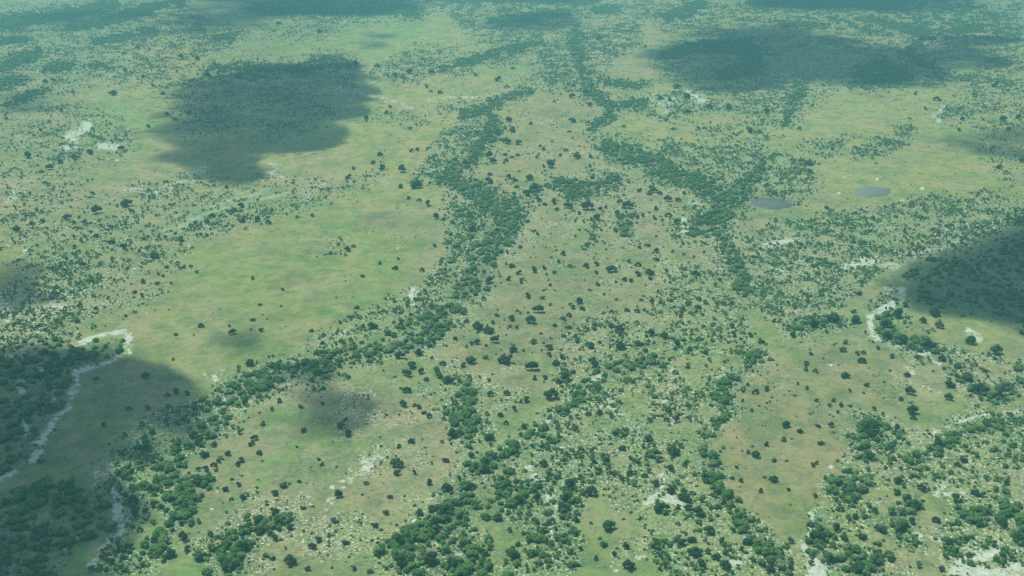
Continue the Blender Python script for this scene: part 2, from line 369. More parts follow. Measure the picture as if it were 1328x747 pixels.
wood_polys = [
 (.8, [(-60,420),(20,400),(70,350),(90,330),(150,345),(105,395),(100,440),(-60,470)]), (.40,[(70,330),(95,285),(180,262),(215,330),(170,345),(120,350)]),
 (.35,[(135,390),(150,378),(240,340),(248,352),(170,388)]), (.55,[(238,300),(275,282),(370,258),(375,272),(300,296),(250,306)]),
 (.35,[(370,262),(440,238),(500,212),(505,225),(450,250),(380,275)]), (.75,[(535,235),(560,190),(600,160),(640,150),(620,205),(590,240)]),
 (.85,[(975,300),(1010,285),(1060,284),(1160,264),(1240,252),(1400,246),(1400,290),(1300,296),(1240,325),(1180,348),(1150,345),(1100,385),(1110,420),(1040,430),(985,405),(970,350)]),
 (.75,[(800,185),(880,185),(985,195),(1045,200),(1070,240),(1050,260),(975,262),(970,285),(930,240),(880,220)]),
 (.45,[(800,140),(880,120),(940,125),(980,110),(1080,120),(1060,135),(1010,150),(1000,195),(940,190),(860,160)]),
 (.7,[(1100,205),(1130,180),(1180,160),(1185,175),(1150,200)]), (.6,[(990,215),(1060,185),(1110,175),(1080,200),(1040,215)]),
 (.6,[(1180,110),(1210,92),(1328,98),(1420,105),(1420,125),(1328,120),(1250,112)]), (.8,[(1212,150),(1225,135),(1265,140),(1250,160)]),
 (.35,[(1250,120),(1400,120),(1400,170),(1300,160)]), (.5,[(700,60),(740,40),(830,20),(830,60),(760,100),(720,130),(680,110)]),
 (.4,[(840,370),(900,330),(940,330),(985,400),(985,455),(940,480),(880,470),(840,440)]), (.5,[(720,440),(800,400),(960,470),(920,560),(900,600),(800,560),(740,560)]),
 (.62,[(640,590),(730,555),(900,560),(900,640),(830,650),(800,610),(760,625),(735,747),(660,747)]), (.68,[(830,640),(920,640),(1010,740),(990,790),(850,790)]),
 (.55,[(890,470),(960,470),(925,545),(905,600),(880,560)]), (.5,[(1140,400),(1180,388),(1200,440),(1328,470),(1420,470),(1420,505),(1270,510),(1220,480),(1150,435)]),
 (.75,[(1080,640),(1110,560),(1200,552),(1250,535),(1420,525),(1420,800),(1210,800),(1215,700),(1240,650),(1180,630)]),
 (.45,[(1048,665),(1130,640),(1190,640),(1200,700),(1140,800),(1060,800)]), (.55,[(118,610),(160,560),(250,520),(330,480),(360,495),(270,570),(230,640),(200,747),(120,747),(150,650)]),
 (.5,[(400,440),(480,400),(545,370),(600,390),(545,445),(430,465)]), (.55,[(535,395),(560,350),(590,330),(600,380),(560,410)]),
 (.75,[(560,235),(610,250),(672,290),(630,345),(570,340),(595,290)]), (.45,[(55,205),(80,170),(160,160),(175,190),(120,205),(60,225)]),
 (.5,[(200,115),(290,88),(400,85),(400,105),(300,110)]), (.5,[(570,95),(610,80),(700,55),(710,65),(640,85),(590,100)]),
 (.25,[(465,150),(520,140),(560,160),(520,175)]), (.45,[(550,150),(600,130),(700,118),(650,140),(620,150)]),
 (.4,[(1100,600),(1180,560),(1260,560),(1240,620),(1180,640),(1100,640)]), (.5,[(420,320),(450,312),(458,325),(440,328)]),
 (.45,[(0,325),(20,300),(35,310),(10,335)]), (.35,[(0,215),(60,200),(60,225),(0,240)]),
 (.6,[(980,0),(1250,-20),(1328,30),(1328,60),(1240,60),(1150,50),(1060,40)]), (.4,[(870,120),(1000,100),(1000,125),(900,140)]),
 (.3,[(215,115),(300,88),(460,82),(470,120),(440,150),(330,190),(260,200),(215,160)]), (.38,[(845,70),(1000,40),(1280,60),(1200,112),(1000,120),(860,105)]),
 (.30,[(0,120),(60,115),(160,150),(170,200),(60,240),(0,230)]), (.35,[(0,10),(220,0),(330,45),(200,110),(60,110),(0,60)]), (.4,[(560,0),(780,0),(760,60),(620,60)]),
 (.30,[(0,240),(110,230),(250,320),(200,400),(60,440),(0,420)]), (.35,[(150,235),(300,225),(420,235),(380,275),(240,300),(190,280)]),
 (.4,[(800,0),(1328,0),(1328,110),(1260,110),(1290,50),(1100,40),(860,40)]), (.25,[(1240,120),(1328,110),(1328,250),(1290,240)]),
 (.3,[(330,30),(450,30),(440,45),(340,55)]), (.35,[(540,60),(600,60),(540,110),(470,100)]),
]
for k, p in wood_polys:
    add(wood, poly_mask(p, 10), k)
patch = smooth(.38, .62, fbm(WX / 30, WY / 30, 3, 41))
patch2 = smooth(.40, .58, fbm(WX / 120, WY / 120, 4, 43))
wood = np.clip(wood * (0.22 + 1.35 * patch) * np.maximum(.25 + 1.0 * patch2, np.clip(2.2 * wood, 0, 1)), 0, 1)
outside = np.clip(np.maximum(np.maximum(-PX, PX - PW), np.maximum(-PY, PY - PH)) / 40, 0, 1)
wild = smooth(.5, .68, fbm(WX / 260, WY / 260, 4, 51))
wood = np.maximum(wood, outside * wild * .6)
dense = np.maximum(dense, outside * smooth(.6, .72, fbm(WX / 200, WY / 200, 4, 57)) * .8)
# scrub on the plains
for k, p in [
 (.34,[(620,170),(680,130),(760,150),(800,200),(930,260),(880,300),(960,400),(860,440),(760,480),(640,600),(560,640),(560,470),(620,400),(690,290),(610,240)]),
 (.35,[(440,480),(560,460),(600,560),(520,747),(380,747),(260,747),(260,640),(420,560)]),
 (.18,[(950,460),(1100,420),(1200,500),(1120,560),(1080,660),(980,690),(940,600)]), (.5,[(820,240),(960,260),(960,400),(850,400)]),
 (.3,[(260,570),(340,500),(440,480),(420,560),(330,620)]), (.35,[(1100,100),(1328,110),(1328,180),(1180,160)]),
 (.5,[(730,560),(900,560),(900,747),(700,747)]), (.4,[(100,60),(330,50),(500,120),(200,120)]), (.25,[(0,120),(200,120),(160,210),(0,280)]),
 (.5,[(1100,560),(1328,530),(1328,747),(1060,747)]), (.3,[(560,60),(760,50),(760,140),(560,130)]), (.3,[(820,20),(1328,20),(1328,60),(860,50)]),
]:
    add(scrub, poly_mask(p, 16), k)
scrub = np.maximum(scrub, .035)
scrub = np.maximum(scrub, outside * .25)
scrub *= 0.12 + 2.0 * smooth(.46, .66, fbm(WX / 38, WY / 38, 4, 61)) * smooth(.3, .6, fbm(WX / 160, WY / 160, 3, 62))
scrub = scrub + 2.3 * np.clip(wood, 0, 1)
scrub *= (1 - .7 * dense)

grit = .25 * np.maximum(poly_mask([(250,650),(420,600),(430,500),(560,460),(600,400),(700,300),(640,200),(760,160),(960,300),(960,400),(760,480),(640,600),(500,700),(520,747),(300,747)], 20),
                      poly_mask([(1150,470),(1250,480),(1328,505),(1250,530),(1150,540)], 12))
# water and open sand stay free of trees
free = 1 - .95 * np.clip(reed * 1.4, 0, 1)
for (x, y, rx, ry, k) in [(183, 692, 20, 42, .92), (840, 505, 26, 14, .7), (750, 300, 15, 14, .9), (930, 480, 14, 9, .7), (655, 690, 30, 16, .5), (240, 560, 18, 8, .5),
                          (1255, 600, 26, 16, .7), (1215, 470, 22, 12, .8), (1180, 430, 18, 10, .8), (475, 440, 40, 8, .8), (930, 155, 55, 9, .8), (1150, 690, 14, 12, .7),
                          (800, 600, 22, 10, .6), (700, 610, 18, 8, .5), (595, 200, 22, 10, .4), (1110, 690, 14, 30, .4), (620, 350, 14, 14, .4), (890, 700, 14, 10, .5), (1060, 84, 70, 20, .8), (285, 195, 70, 26, .85), (470, 130, 60, 14, .6), (1010, 600, 60, 60, .5), (850, 160, 20, 8, .5)]:
    free *= 1 - k * (1 - smooth(.6, 1.3, np.hypot((QX - x) / rx, (QY - y) / ry)))
for (x, y, rx, ry) in pond_list:
    free *= smooth(.95, 1.25, np.hypot((PX - x) / rx, (PY - y) / ry))
strong = 1 - .8 * smooth(.7, 1, sand)
dense_full = dense
dense = np.clip(dense, 0, 1) * free * (1 - .9 * smooth(.55, .9, sand))
wood = np.clip(wood, 0, 1) * free * strong * (1 - .6 * dense)
scrub = np.clip(scrub, 0, 2.2) * free * strong

# undergrowth and leaf litter below the canopy; thin sandy soil in the open woods
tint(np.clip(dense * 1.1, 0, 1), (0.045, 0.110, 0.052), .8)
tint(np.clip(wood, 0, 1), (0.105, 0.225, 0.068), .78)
sand = np.maximum(sand, np.clip(wood, 0, 1) * .62 * smooth(.45, .75, fbm(WX / 90, WY / 90, 3, 77)))

# ------------------------------------------------------------------ materials
def new_mat(name):
    m = bpy.data.materials.new(name); m.use_nodes = True
    nt = m.node_tree; nt.nodes.clear()
    out = nt.nodes.new('ShaderNodeOutputMaterial')
    return m, nt, out

def N(nt, t, **kw):
    n = nt.nodes.new(t)
    for k, v in kw.items():
        if k in n.inputs.keys(): n.inputs[k].default_value = v
        else: setattr(n, k, v)
    return n

def mixc(nt, a, b, f, blend='MIX'):
    n = nt.nodes.new('ShaderNodeMix'); n.data_type = 'RGBA'; n.blend_type = blend
    for sock, v in ((n.inputs[0], f), (n.inputs[6], a), (n.inputs[7], b)):
        if isinstance(v, bpy.types.NodeSocket): nt.links.new(v, sock)
        elif isinstance(v, (int, float)): sock.default_value = v
        else: sock.default_value = (*v, 1)
    return n.outputs[2]

def maprange(nt, v, a, b, c=0.0, d=1.0, smoothstep=False):
    n = nt.nodes.new('ShaderNodeMapRange')
    if smoothstep: n.interpolation_type = 'SMOOTHSTEP'
    nt.links.new(v, n.inputs[0])
    n.inputs[1].default_value = a; n.inputs[2].default_value = b; n.inputs[3].default_value = c; n.inputs[4].default_value = d
    return n.outputs[0]

def math_n(nt, op, a, b=None):
    n = nt.nodes.new('ShaderNodeMath'); n.operation = op
    for s, v in ((n.inputs[0], a), (n.inputs[1], b)):
        if v is None: continue
        if isinstance(v, bpy.types.NodeSocket): nt.links.new(v, s)
        else: s.default_value = v
    return n.outputs[0]

def noise(nt, vec, scale, detail=4, rough=.55, dist=0.0):
    n = nt.nodes.new('ShaderNodeTexNoise')
    n.inputs['Scale'].default_value = scale; n.inputs['Detail'].default_value = detail
    n.inputs['Roughness'].default_value = rough; n.inputs['Distortion'].default_value = dist
    nt.links.new(vec, n.inputs['Vector'])
    return n.outputs[0]

def make_ground_material(name, surveyed):
    m, nt, out = new_mat(name)
    geo = N(nt, 'ShaderNodeNewGeometry'); P = geo.outputs['Position']
    if surveyed:
        base = N(nt, 'ShaderNodeAttribute', attribute_name='soil').outputs['Color']
        sandv = N(nt, 'ShaderNodeAttribute', attribute_name='bare_sand').outputs['Fac']
    else:
        big = noise(nt, P, .002, 6)
        base = mixc(nt, B, G, maprange(nt, big, .4, .6))
        sandv = maprange(nt, noise(nt, P, .004, 6), .55, .8, 0, .6)
    n_big = noise(nt, P, .012, 5, .6)
    n_mid = noise(nt, P, .06, 5, .65, .4)
    n_fine = noise(nt, P, .17, 5, .72)
    n_tuft = noise(nt, P, .9, 3, .7)
    tufty = N(nt, 'ShaderNodeAttribute', attribute_name='tufts').outputs['Fac'] if surveyed else .5
    amt = lambda v, a, b, k: math_n(nt, 'MULTIPLY', maprange(nt, v, a, b, 0, k), tufty)
    # straw and green sward in drifts
    c = mixc(nt, base, (0.25, 0.27, 0.14), maprange(nt, n_big, .48, .66, 0, .55))
    c = mixc(nt, c, (0.105, 0.19, 0.085), maprange(nt, n_big, .48, .34, 0, .5))
    c = mixc(nt, c, (0.085, 0.165, 0.065), maprange(nt, n_mid, .50, .68, 0, .62))
    c = mixc(nt, c, (0.31, 0.33, 0.20), amt(n_fine, .50, .66, .85))
    c = mixc(nt, c, (0.055, 0.105, 0.050), amt(n_fine, .48, .35, .95))
    c = mixc(nt, c, (0.08, 0.11, 0.05), amt(n_tuft, .56, .70, .7))
    c = mixc(nt, c, (0.075, 0.150, 0.070), maprange(nt, noise(nt, P, .03, 5, .7, .6), .52, .66, 0, .50))
    c = mixc(nt, c, (0.30, 0.32, 0.17), maprange(nt, noise(nt, P, .022, 5, .7, .8), .54, .68, 0, .45))
    fleck = maprange(nt, noise(nt, P, .38, 2, .6), .575, .64, 0, 1, True)
    c = mixc(nt, c, (0.60, 0.64, 0.48), math_n(nt, 'MULTIPLY', fleck, maprange(nt, tufty, .55, 1.0, .0, .8) if surveyed else .3))
    # ragged bare sand
    j = math_n(nt, 'ADD', sandv, math_n(nt, 'MULTIPLY', math_n(nt, 'SUBTRACT', math_n(nt, 'ADD', math_n(nt, 'MULTIPLY', n_mid, .5), math_n(nt, 'MULTIPLY', noise(nt, P, .16, 4, .7), .6)), .55), 4.6))
    gate = maprange(nt, sandv, .04, .30)
    sm = math_n(nt, 'MULTIPLY', maprange(nt, j, .50, .90, 0, 1, True), gate)
    sandc = mixc(nt, (0.52, 0.60, 0.49), (0.34, 0.39, 0.29), maprange(nt, n_fine, .4, .62))
    c = mixc(nt, c, sandc, math_n(nt, 'MULTIPLY', sm, .92))
    bs = N(nt, 'ShaderNodeBsdfPrincipled', Roughness=.95)
    bs.inputs['Specular IOR Level'].default_value = .1
    nt.links.new(c, bs.inputs['Base Color'])
    bmp = N(nt, 'ShaderNodeBump', Strength=.6, Distance=.5)
    nt.links.new(math_n(nt, 'ADD', n_tuft, math_n(nt, 'MULTIPLY', n_fine, 1.5)), bmp.inputs['Height'])
    nt.links.new(bmp.outputs[0], bs.inputs['Normal'])
    nt.links.new(bs.outputs[0], out.inputs[0])
    return m

def make_leaf_material(name, c1, c2, c3, pale=(0.28, 0.34, 0.17)):
    m, nt, out = new_mat(name)
    oi = N(nt, 'ShaderNodeObjectInfo')
    tc = N(nt, 'ShaderNodeTexCoord')
    n = noise(nt, tc.outputs['Object'], .9, 3, .6)
    a = mixc(nt, c1, c2, oi.outputs['Random'])
    a = mixc(nt, a, pale, maprange(nt, oi.outputs['Random'], .80, .97))
    c = mixc(nt, a, c3, maprange(nt, n, .40, .62, 0, .85))
    d = N(nt, 'ShaderNodeBsdfDiffuse'); nt.links.new(c, d.inputs[0])
    tr = N(nt, 'ShaderNodeBsdfTranslucent'); nt.links.new(c, tr.inputs[0])
    mx = N(nt, 'ShaderNodeMixShader'); mx.inputs[0].default_value = .30
    nt.links.new(d.outputs[0], mx.inputs[1]); nt.links.new(tr.outputs[0], mx.inputs[2])
    nt.links.new(mx.outputs[0], out.inputs[0])
    return m

mat_lone = make_leaf_material('lone_tree_foliage', (0.026, 0.070, 0.032), (0.052, 0.120, 0.044), (0.080, 0.160, 0.056), (0.10, 0.17, 0.09))
mat_dark = make_leaf_material('dark_foliage', (0.040, 0.125, 0.044), (0.105, 0.250, 0.070), (0.150, 0.310, 0.085), (0.21, 0.34, 0.14))
mat_mid = make_leaf_material('green_foliage', (0.045, 0.150, 0.050), (0.145, 0.295, 0.080), (0.190, 0.350, 0.100))
mat_shrub = make_leaf_material('shrub_foliage', (0.045, 0.110, 0.042), (0.100, 0.205, 0.062), (0.14, 0.26, 0.075))
m, nt, out = new_mat('bark')
tc = N(nt, 'ShaderNodeTexCoord')
c = mixc(nt, (0.13, 0.10, 0.075), (0.25, 0.21, 0.17), noise(nt, tc.outputs['Object'], 3.0, 5, .7))
bs = N(nt, 'ShaderNodeBsdfPrincipled', Roughness=.9); nt.links.new(c, bs.inputs['Base Color']); nt.links.new(bs.outputs[0], out.inputs[0])
mat_bark = m
m, nt, out = new_mat('pond_water')
geo = N(nt, 'ShaderNodeNewGeometry')
c = mixc(nt, (0.07, 0.10, 0.085), (0.13, 0.15, 0.125), noise(nt, geo.outputs['Position'], .03, 4))
bs = N(nt, 'ShaderNodeBsdfPrincipled', Roughness=.4); bs.inputs['IOR'].default_value = 1.33
nt.links.new(c, bs.inputs['Base Color'])
bmp = N(nt, 'ShaderNodeBump', Strength=.25, Distance=.1); nt.links.new(noise(nt, geo.outputs['Position'], .8, 3), bmp.inputs['Height'])
nt.links.new(bmp.outputs[0], bs.inputs['Normal']); nt.links.new(bs.outputs[0], out.inputs[0])
mat_water = m
mat_pale_water = m.copy(); mat_pale_water.name = 'shallow_silty_water'
for q in mat_pale_water.node_tree.nodes:
    if q.type == 'MIX': q.inputs[6].default_value = (.12, .165, .115, 1); q.inputs[7].default_value = (.16, .20, .13, 1)
m, nt, out = new_mat('mud')
geo = N(nt, 'ShaderNodeNewGeometry')
c = mixc(nt, (0.15, 0.18, 0.09), (0.21, 0.23, 0.12), noise(nt, geo.outputs['Position'], .12, 5, .7))
bs = N(nt, 'ShaderNodeBsdfPrincipled', Roughness=.8); nt.links.new(c, bs.inputs['Base Color']); nt.links.new(bs.outputs[0], out.inputs[0])
mat_mud = m

# ------------------------------------------------------------------ the ground sheet
def mesh_np(name, verts, faces, mat=None, smooth_shade=False):
    me = bpy.data.meshes.new(name)
    verts = np.asarray(verts, np.float32); faces = np.asarray(faces, np.int32)
    nf, k = faces.shape
    me.vertices.add(len(verts)); me.vertices.foreach_set('co', verts.ravel())
    me.loops.add(nf * k); me.loops.foreach_set('vertex_index', faces.ravel())
    me.polygons.add(nf); me.polygons.foreach_set('loop_start', np.arange(0, nf * k, k, dtype=np.int32))
    if smooth_shade: me.polygons.foreach_set('use_smooth', np.ones(nf, bool))
    me.update(calc_edges=True)
    if mat: me.materials.append(mat)
    return me

def new_obj(name, me, parent=None):
    o = bpy.data.objects.new(name, me); COL.objects.link(o)
    if parent: o.parent = parent
    return o

ny, nx = PX.shape
Z = relief(WX, WY)
verts = np.stack([WX, WY, Z], -1).reshape(-1, 3)
idx = np.arange(ny * nx).reshape(ny, nx)
faces = np.stack([idx[1:, :-1], idx[1:, 1:], idx[:-1, 1:], idx[:-1, :-1]], -1).reshape(-1, 4)
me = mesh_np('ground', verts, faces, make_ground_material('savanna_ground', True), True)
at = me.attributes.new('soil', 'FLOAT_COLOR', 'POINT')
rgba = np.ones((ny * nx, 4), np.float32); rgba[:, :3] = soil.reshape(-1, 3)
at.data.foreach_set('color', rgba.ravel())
at = me.attributes.new('bare_sand', 'FLOAT', 'POINT')
at.data.foreach_set('value', sand.astype(np.float32).ravel())
at = me.attributes.new('tufts', 'FLOAT', 'POINT')
at.data.foreach_set('value', np.clip(.28 + 1.0 * scrub + .9 * wood + .6 * dense + grit, 0, 1).astype(np.float32).ravel())
tag(new_obj('ground', me), kind='structure')
# the plain goes on to the horizon, a little below the surveyed sheet
n = 60
R = np.linspace(-1, 1, n + 1); R = np.sign(R) * np.abs(R) ** 2.2 * 45000
X2, Y2 = np.meshgrid(R, R)
v2 = np.stack([X2, Y2, np.full_like(X2, -4.0)], -1).reshape(-1, 3)
i2 = np.arange((n + 1) ** 2).reshape(n + 1, n + 1)
f2 = np.stack([i2[:-1, :-1], i2[:-1, 1:], i2[1:, 1:], i2[1:, :-1]], -1).reshape(-1, 4)
tag(new_obj('ground', mesh_np('outer_plain', v2, f2, make_ground_material('outer_plain', False))), kind='structure')

# ponds: a muddy rim with water a few centimetres over it
def pond_mesh(x, y, rx, ry, grow, dz, seed, mat):
    pts = []
    for k in range(72):
        a = 2 * math.pi * k / 72
        r = grow * (1 + .09 * math.sin(2 * a + seed) + .06 * math.sin(5 * a + 2 * seed) + .035 * math.sin(11 * a))
        wx, wy = ground_point(x + rx * r * math.cos(a), y + ry * r * math.sin(a))
        pts.append((float(wx), float(wy)))
    cx, cy_ = ground_point(x, y)
    z0 = max(float(relief(p[0], p[1])) for p in pts) + dz
    v = [(float(cx), float(cy_), z0)] + [(p[0], p[1], z0) for p in pts]
    # skirt down into the soil
    v += [(p[0] + (p[0] - cx) * .06, p[1] + (p[1] - cy_) * .06, z0 - 3.0) for p in pts]
    f = [(0, 1 + (k + 1) % 72, 1 + k) for k in range(72)]
    f += [(1 + k, 1 + (k + 1) % 72, 73 + (k + 1) % 72) for k in range(72)] + [(1 + k, 73 + (k + 1) % 72, 73 + k) for k in range(72)]
    return mesh_np('pond', v, f, mat)
for (i, (x, y, rx, ry)) in enumerate(pond_list):
    rim = new_obj('pond_bank', pond_mesh(x, y, rx, ry, 1.08, .10, i * 2.1, mat_mud))
    tag(rim, kind='structure')
    w = new_obj('water', pond_mesh(x, y, rx, ry, 1.0, .16, i * 2.1, mat_pale_water if i else mat_water))
    tag(w, kind='structure')

# ------------------------------------------------------------------ trees
def ico(sub):
    t = (1 + 5 ** .5) / 2
    v = [(-1,t,0),(1,t,0),(-1,-t,0),(1,-t,0),(0,-1,t),(0,1,t),(0,-1,-t),(0,1,-t),(t,0,-1),(t,0,1),(-t,0,-1),(-t,0,1)]
    f = [(0,11,5),(0,5,1),(0,1,7),(0,7,10),(0,10,11),(1,5,9),(5,11,4),(11,10,2),(10,7,6),(7,1,8),(3,9,4),(3,4,2),(3,2,6),(3,6,8),(3,8,9),(4,9,5),(2,4,11),(6,2,10),(8,6,7),(9,8,1)]
    v = [np.array(p) / np.linalg.norm(p) for p in v]
    for _ in range(sub):
        cache = {}; nf = []
        def mid(a, b):
            k = (min(a, b), max(a, b))
            if k not in cache:
                p = v[a] + v[b]; v.append(p / np.linalg.norm(p)); cache[k] = len(v) - 1
            return cache[k]
        for a, b, c in f:
            ab, bc, ca = mid(a, b), mid(b, c), mid(c, a)
            nf += [(a, ab, ca), (b, bc, ab), (c, ca, bc), (ab, bc, ca)]
        f = nf
    return np.array(v), np.array(f)
ICO1, ICO2 = ico(1), ico(2)

def crown_mesh(name, mat, seed, lumps, height, spread, base, leaves, leaf=.55, core=ICO1):
    """a broad ragged crown: overlapping uneven lumps bristling with leaf sprays; crown is `spread` wide in metres"""
    r = np.random.default_rng(seed)
    V = []; F = []; n = 0
    cs = []
    for k in range(lumps):
        a = r.uniform(0, 2 * math.pi); q = math.sqrt(r.uniform(0, 1)) * (0.78 if k else .1)
        cx, cyy = q * math.cos(a) * spread / 2, q * math.sin(a) * spread / 2
        cz = base + height * (0.35 + .35 * (1 - q * q * 1.6) + r.uniform(-.12, .12))
        rad = spread * r.uniform(.14, .27) * (1.15 if k == 0 else 1)
        hz = min(height * r.uniform(.30, .45), rad * 1.1)
        cs.append((cx, cyy, cz, rad, hz))
        v, f = core
        jit = 1 + r.uniform(-.34, .30, len(v))
        vv = v * jit[:, None] * np.array([rad * .86, rad * .86, hz * .86]) + np.array([cx, cyy, cz])
        V.append(vv); F.append(f + n); n += len(vv)
    lv = []; lf = []
    for k in range(leaves):
        cx, cyy, cz, rad, hz = cs[r.integers(len(cs))]
        d = r.normal(size=3); d /= np.linalg.norm(d)
        if d[2] < -.5: d[2] = -d[2]
        p = np.array([cx, cyy, cz]) + d * np.array([rad, rad, hz]) * r.uniform(.84, 1.16)
        s = leaf * r.uniform(.6, 1.4) * spread / 10
        nrm = d + r.normal(size=3) * .38 + np.array([0, 0, .35]); nrm /= np.linalg.norm(nrm)
        u = np.cross(nrm, r.normal(size=3)); u /= (np.linalg.norm(u) + 1e-6)
        w = np.cross(nrm, u)
        lv += [p - u * s - w * s * .2, p + w * s * .75, p + u * s + w * s * .1]
        lf.append((n, n + 1, n + 2)); n += 3
    V.append(np.array(lv)); F.append(np.array(lf))
    return mesh_np(name, np.concatenate(V), np.concatenate(F), mat)

def trunk_mesh(name, seed, height, rad, limbs, spread):
    r = np.random.default_rng(seed)
    V = []; F = []
    def tube(p0, p1, r0, r1, k=6):
        n = len(V); p0 = np.array(p0); p1 = np.array(p1); d = p1 - p0; d = d / np.linalg.norm(d)
        a = np.cross(d, [0.3, 0.9, .2]); a /= np.linalg.norm(a); b = np.cross(d, a)
        for p, q in ((p0, r0), ((p0 + p1) / 2 + r.normal(size=3) * r0 * .4, (r0 + r1) / 2), (p1, r1)):
            for i in range(k):
                t = 2 * math.pi * i / k
                V.append(p + (a * math.cos(t) + b * math.sin(t)) * q)
        for s in range(2):
            for i in range(k):
                F.append((n + s * k + i, n + s * k + (i + 1) % k, n + (s + 1) * k + (i + 1) % k, n + (s + 1) * k + i))
    top = (r.uniform(-.3, .3), r.uniform(-.3, .3), height * .5)
    tube((0, 0, -2.0), top, rad * 1.4, rad * .9)
    for k in range(limbs):
        a = 2 * math.pi * (k + r.uniform(-.3, .3)) / limbs
        q = spread * r.uniform(.2, .34)
        tube(top, (top[0] + q * math.cos(a), top[1] + q * math.sin(a), height * r.uniform(.8, 1.05)), rad * .7, rad * .22, 5)
    return mesh_np(name, np.array(V), np.array(F), mat_bark, True)

# crowns ten metres across, standing on their trunks; copies are scaled
spec = {
 'lone': [(mat_lone, 400 + k, 5 + k, 8.0, 10.0, -.2, 420) for k in range(5)],
 'forest': [(mat_dark if k not in (2, 4) else mat_mid, 100 + k, 8 + k, 7.6, 10.5, -.2, 420) for k in range(5)],
 'open': [(mat_mid if k % 3 else mat_dark, 200 + k, 5 + k % 3, 7.2, 9.5, -.1, 300) for k in range(5)],
 'bush': [(mat_lone, 350 + k, 5 + k % 2, 7.0, 9.8, -.3, 200) for k in range(4)],
 'shrub': [(mat_shrub, 300 + k, 4 + k % 2, 5.0, 9.6, -.3, 130) for k in range(4)],
}
CROWN = {}; TRUNK = {}
for kind, rows in spec.items():
    CROWN[kind] = [crown_mesh(kind + '_crown', mt, sd, lumps, h, s, b, lv, .62 if kind not in ('shrub', 'bush') else .95) for (mt, sd, lumps, h, s, b, lv) in rows]
    if kind not in ('shrub', 'bush'):
        TRUNK[kind] = [trunk_mesh(kind + '_trunk', sd, b + h * .55, .34, 5, s) for (mt, sd, lumps, h, s, b, lv) in rows]

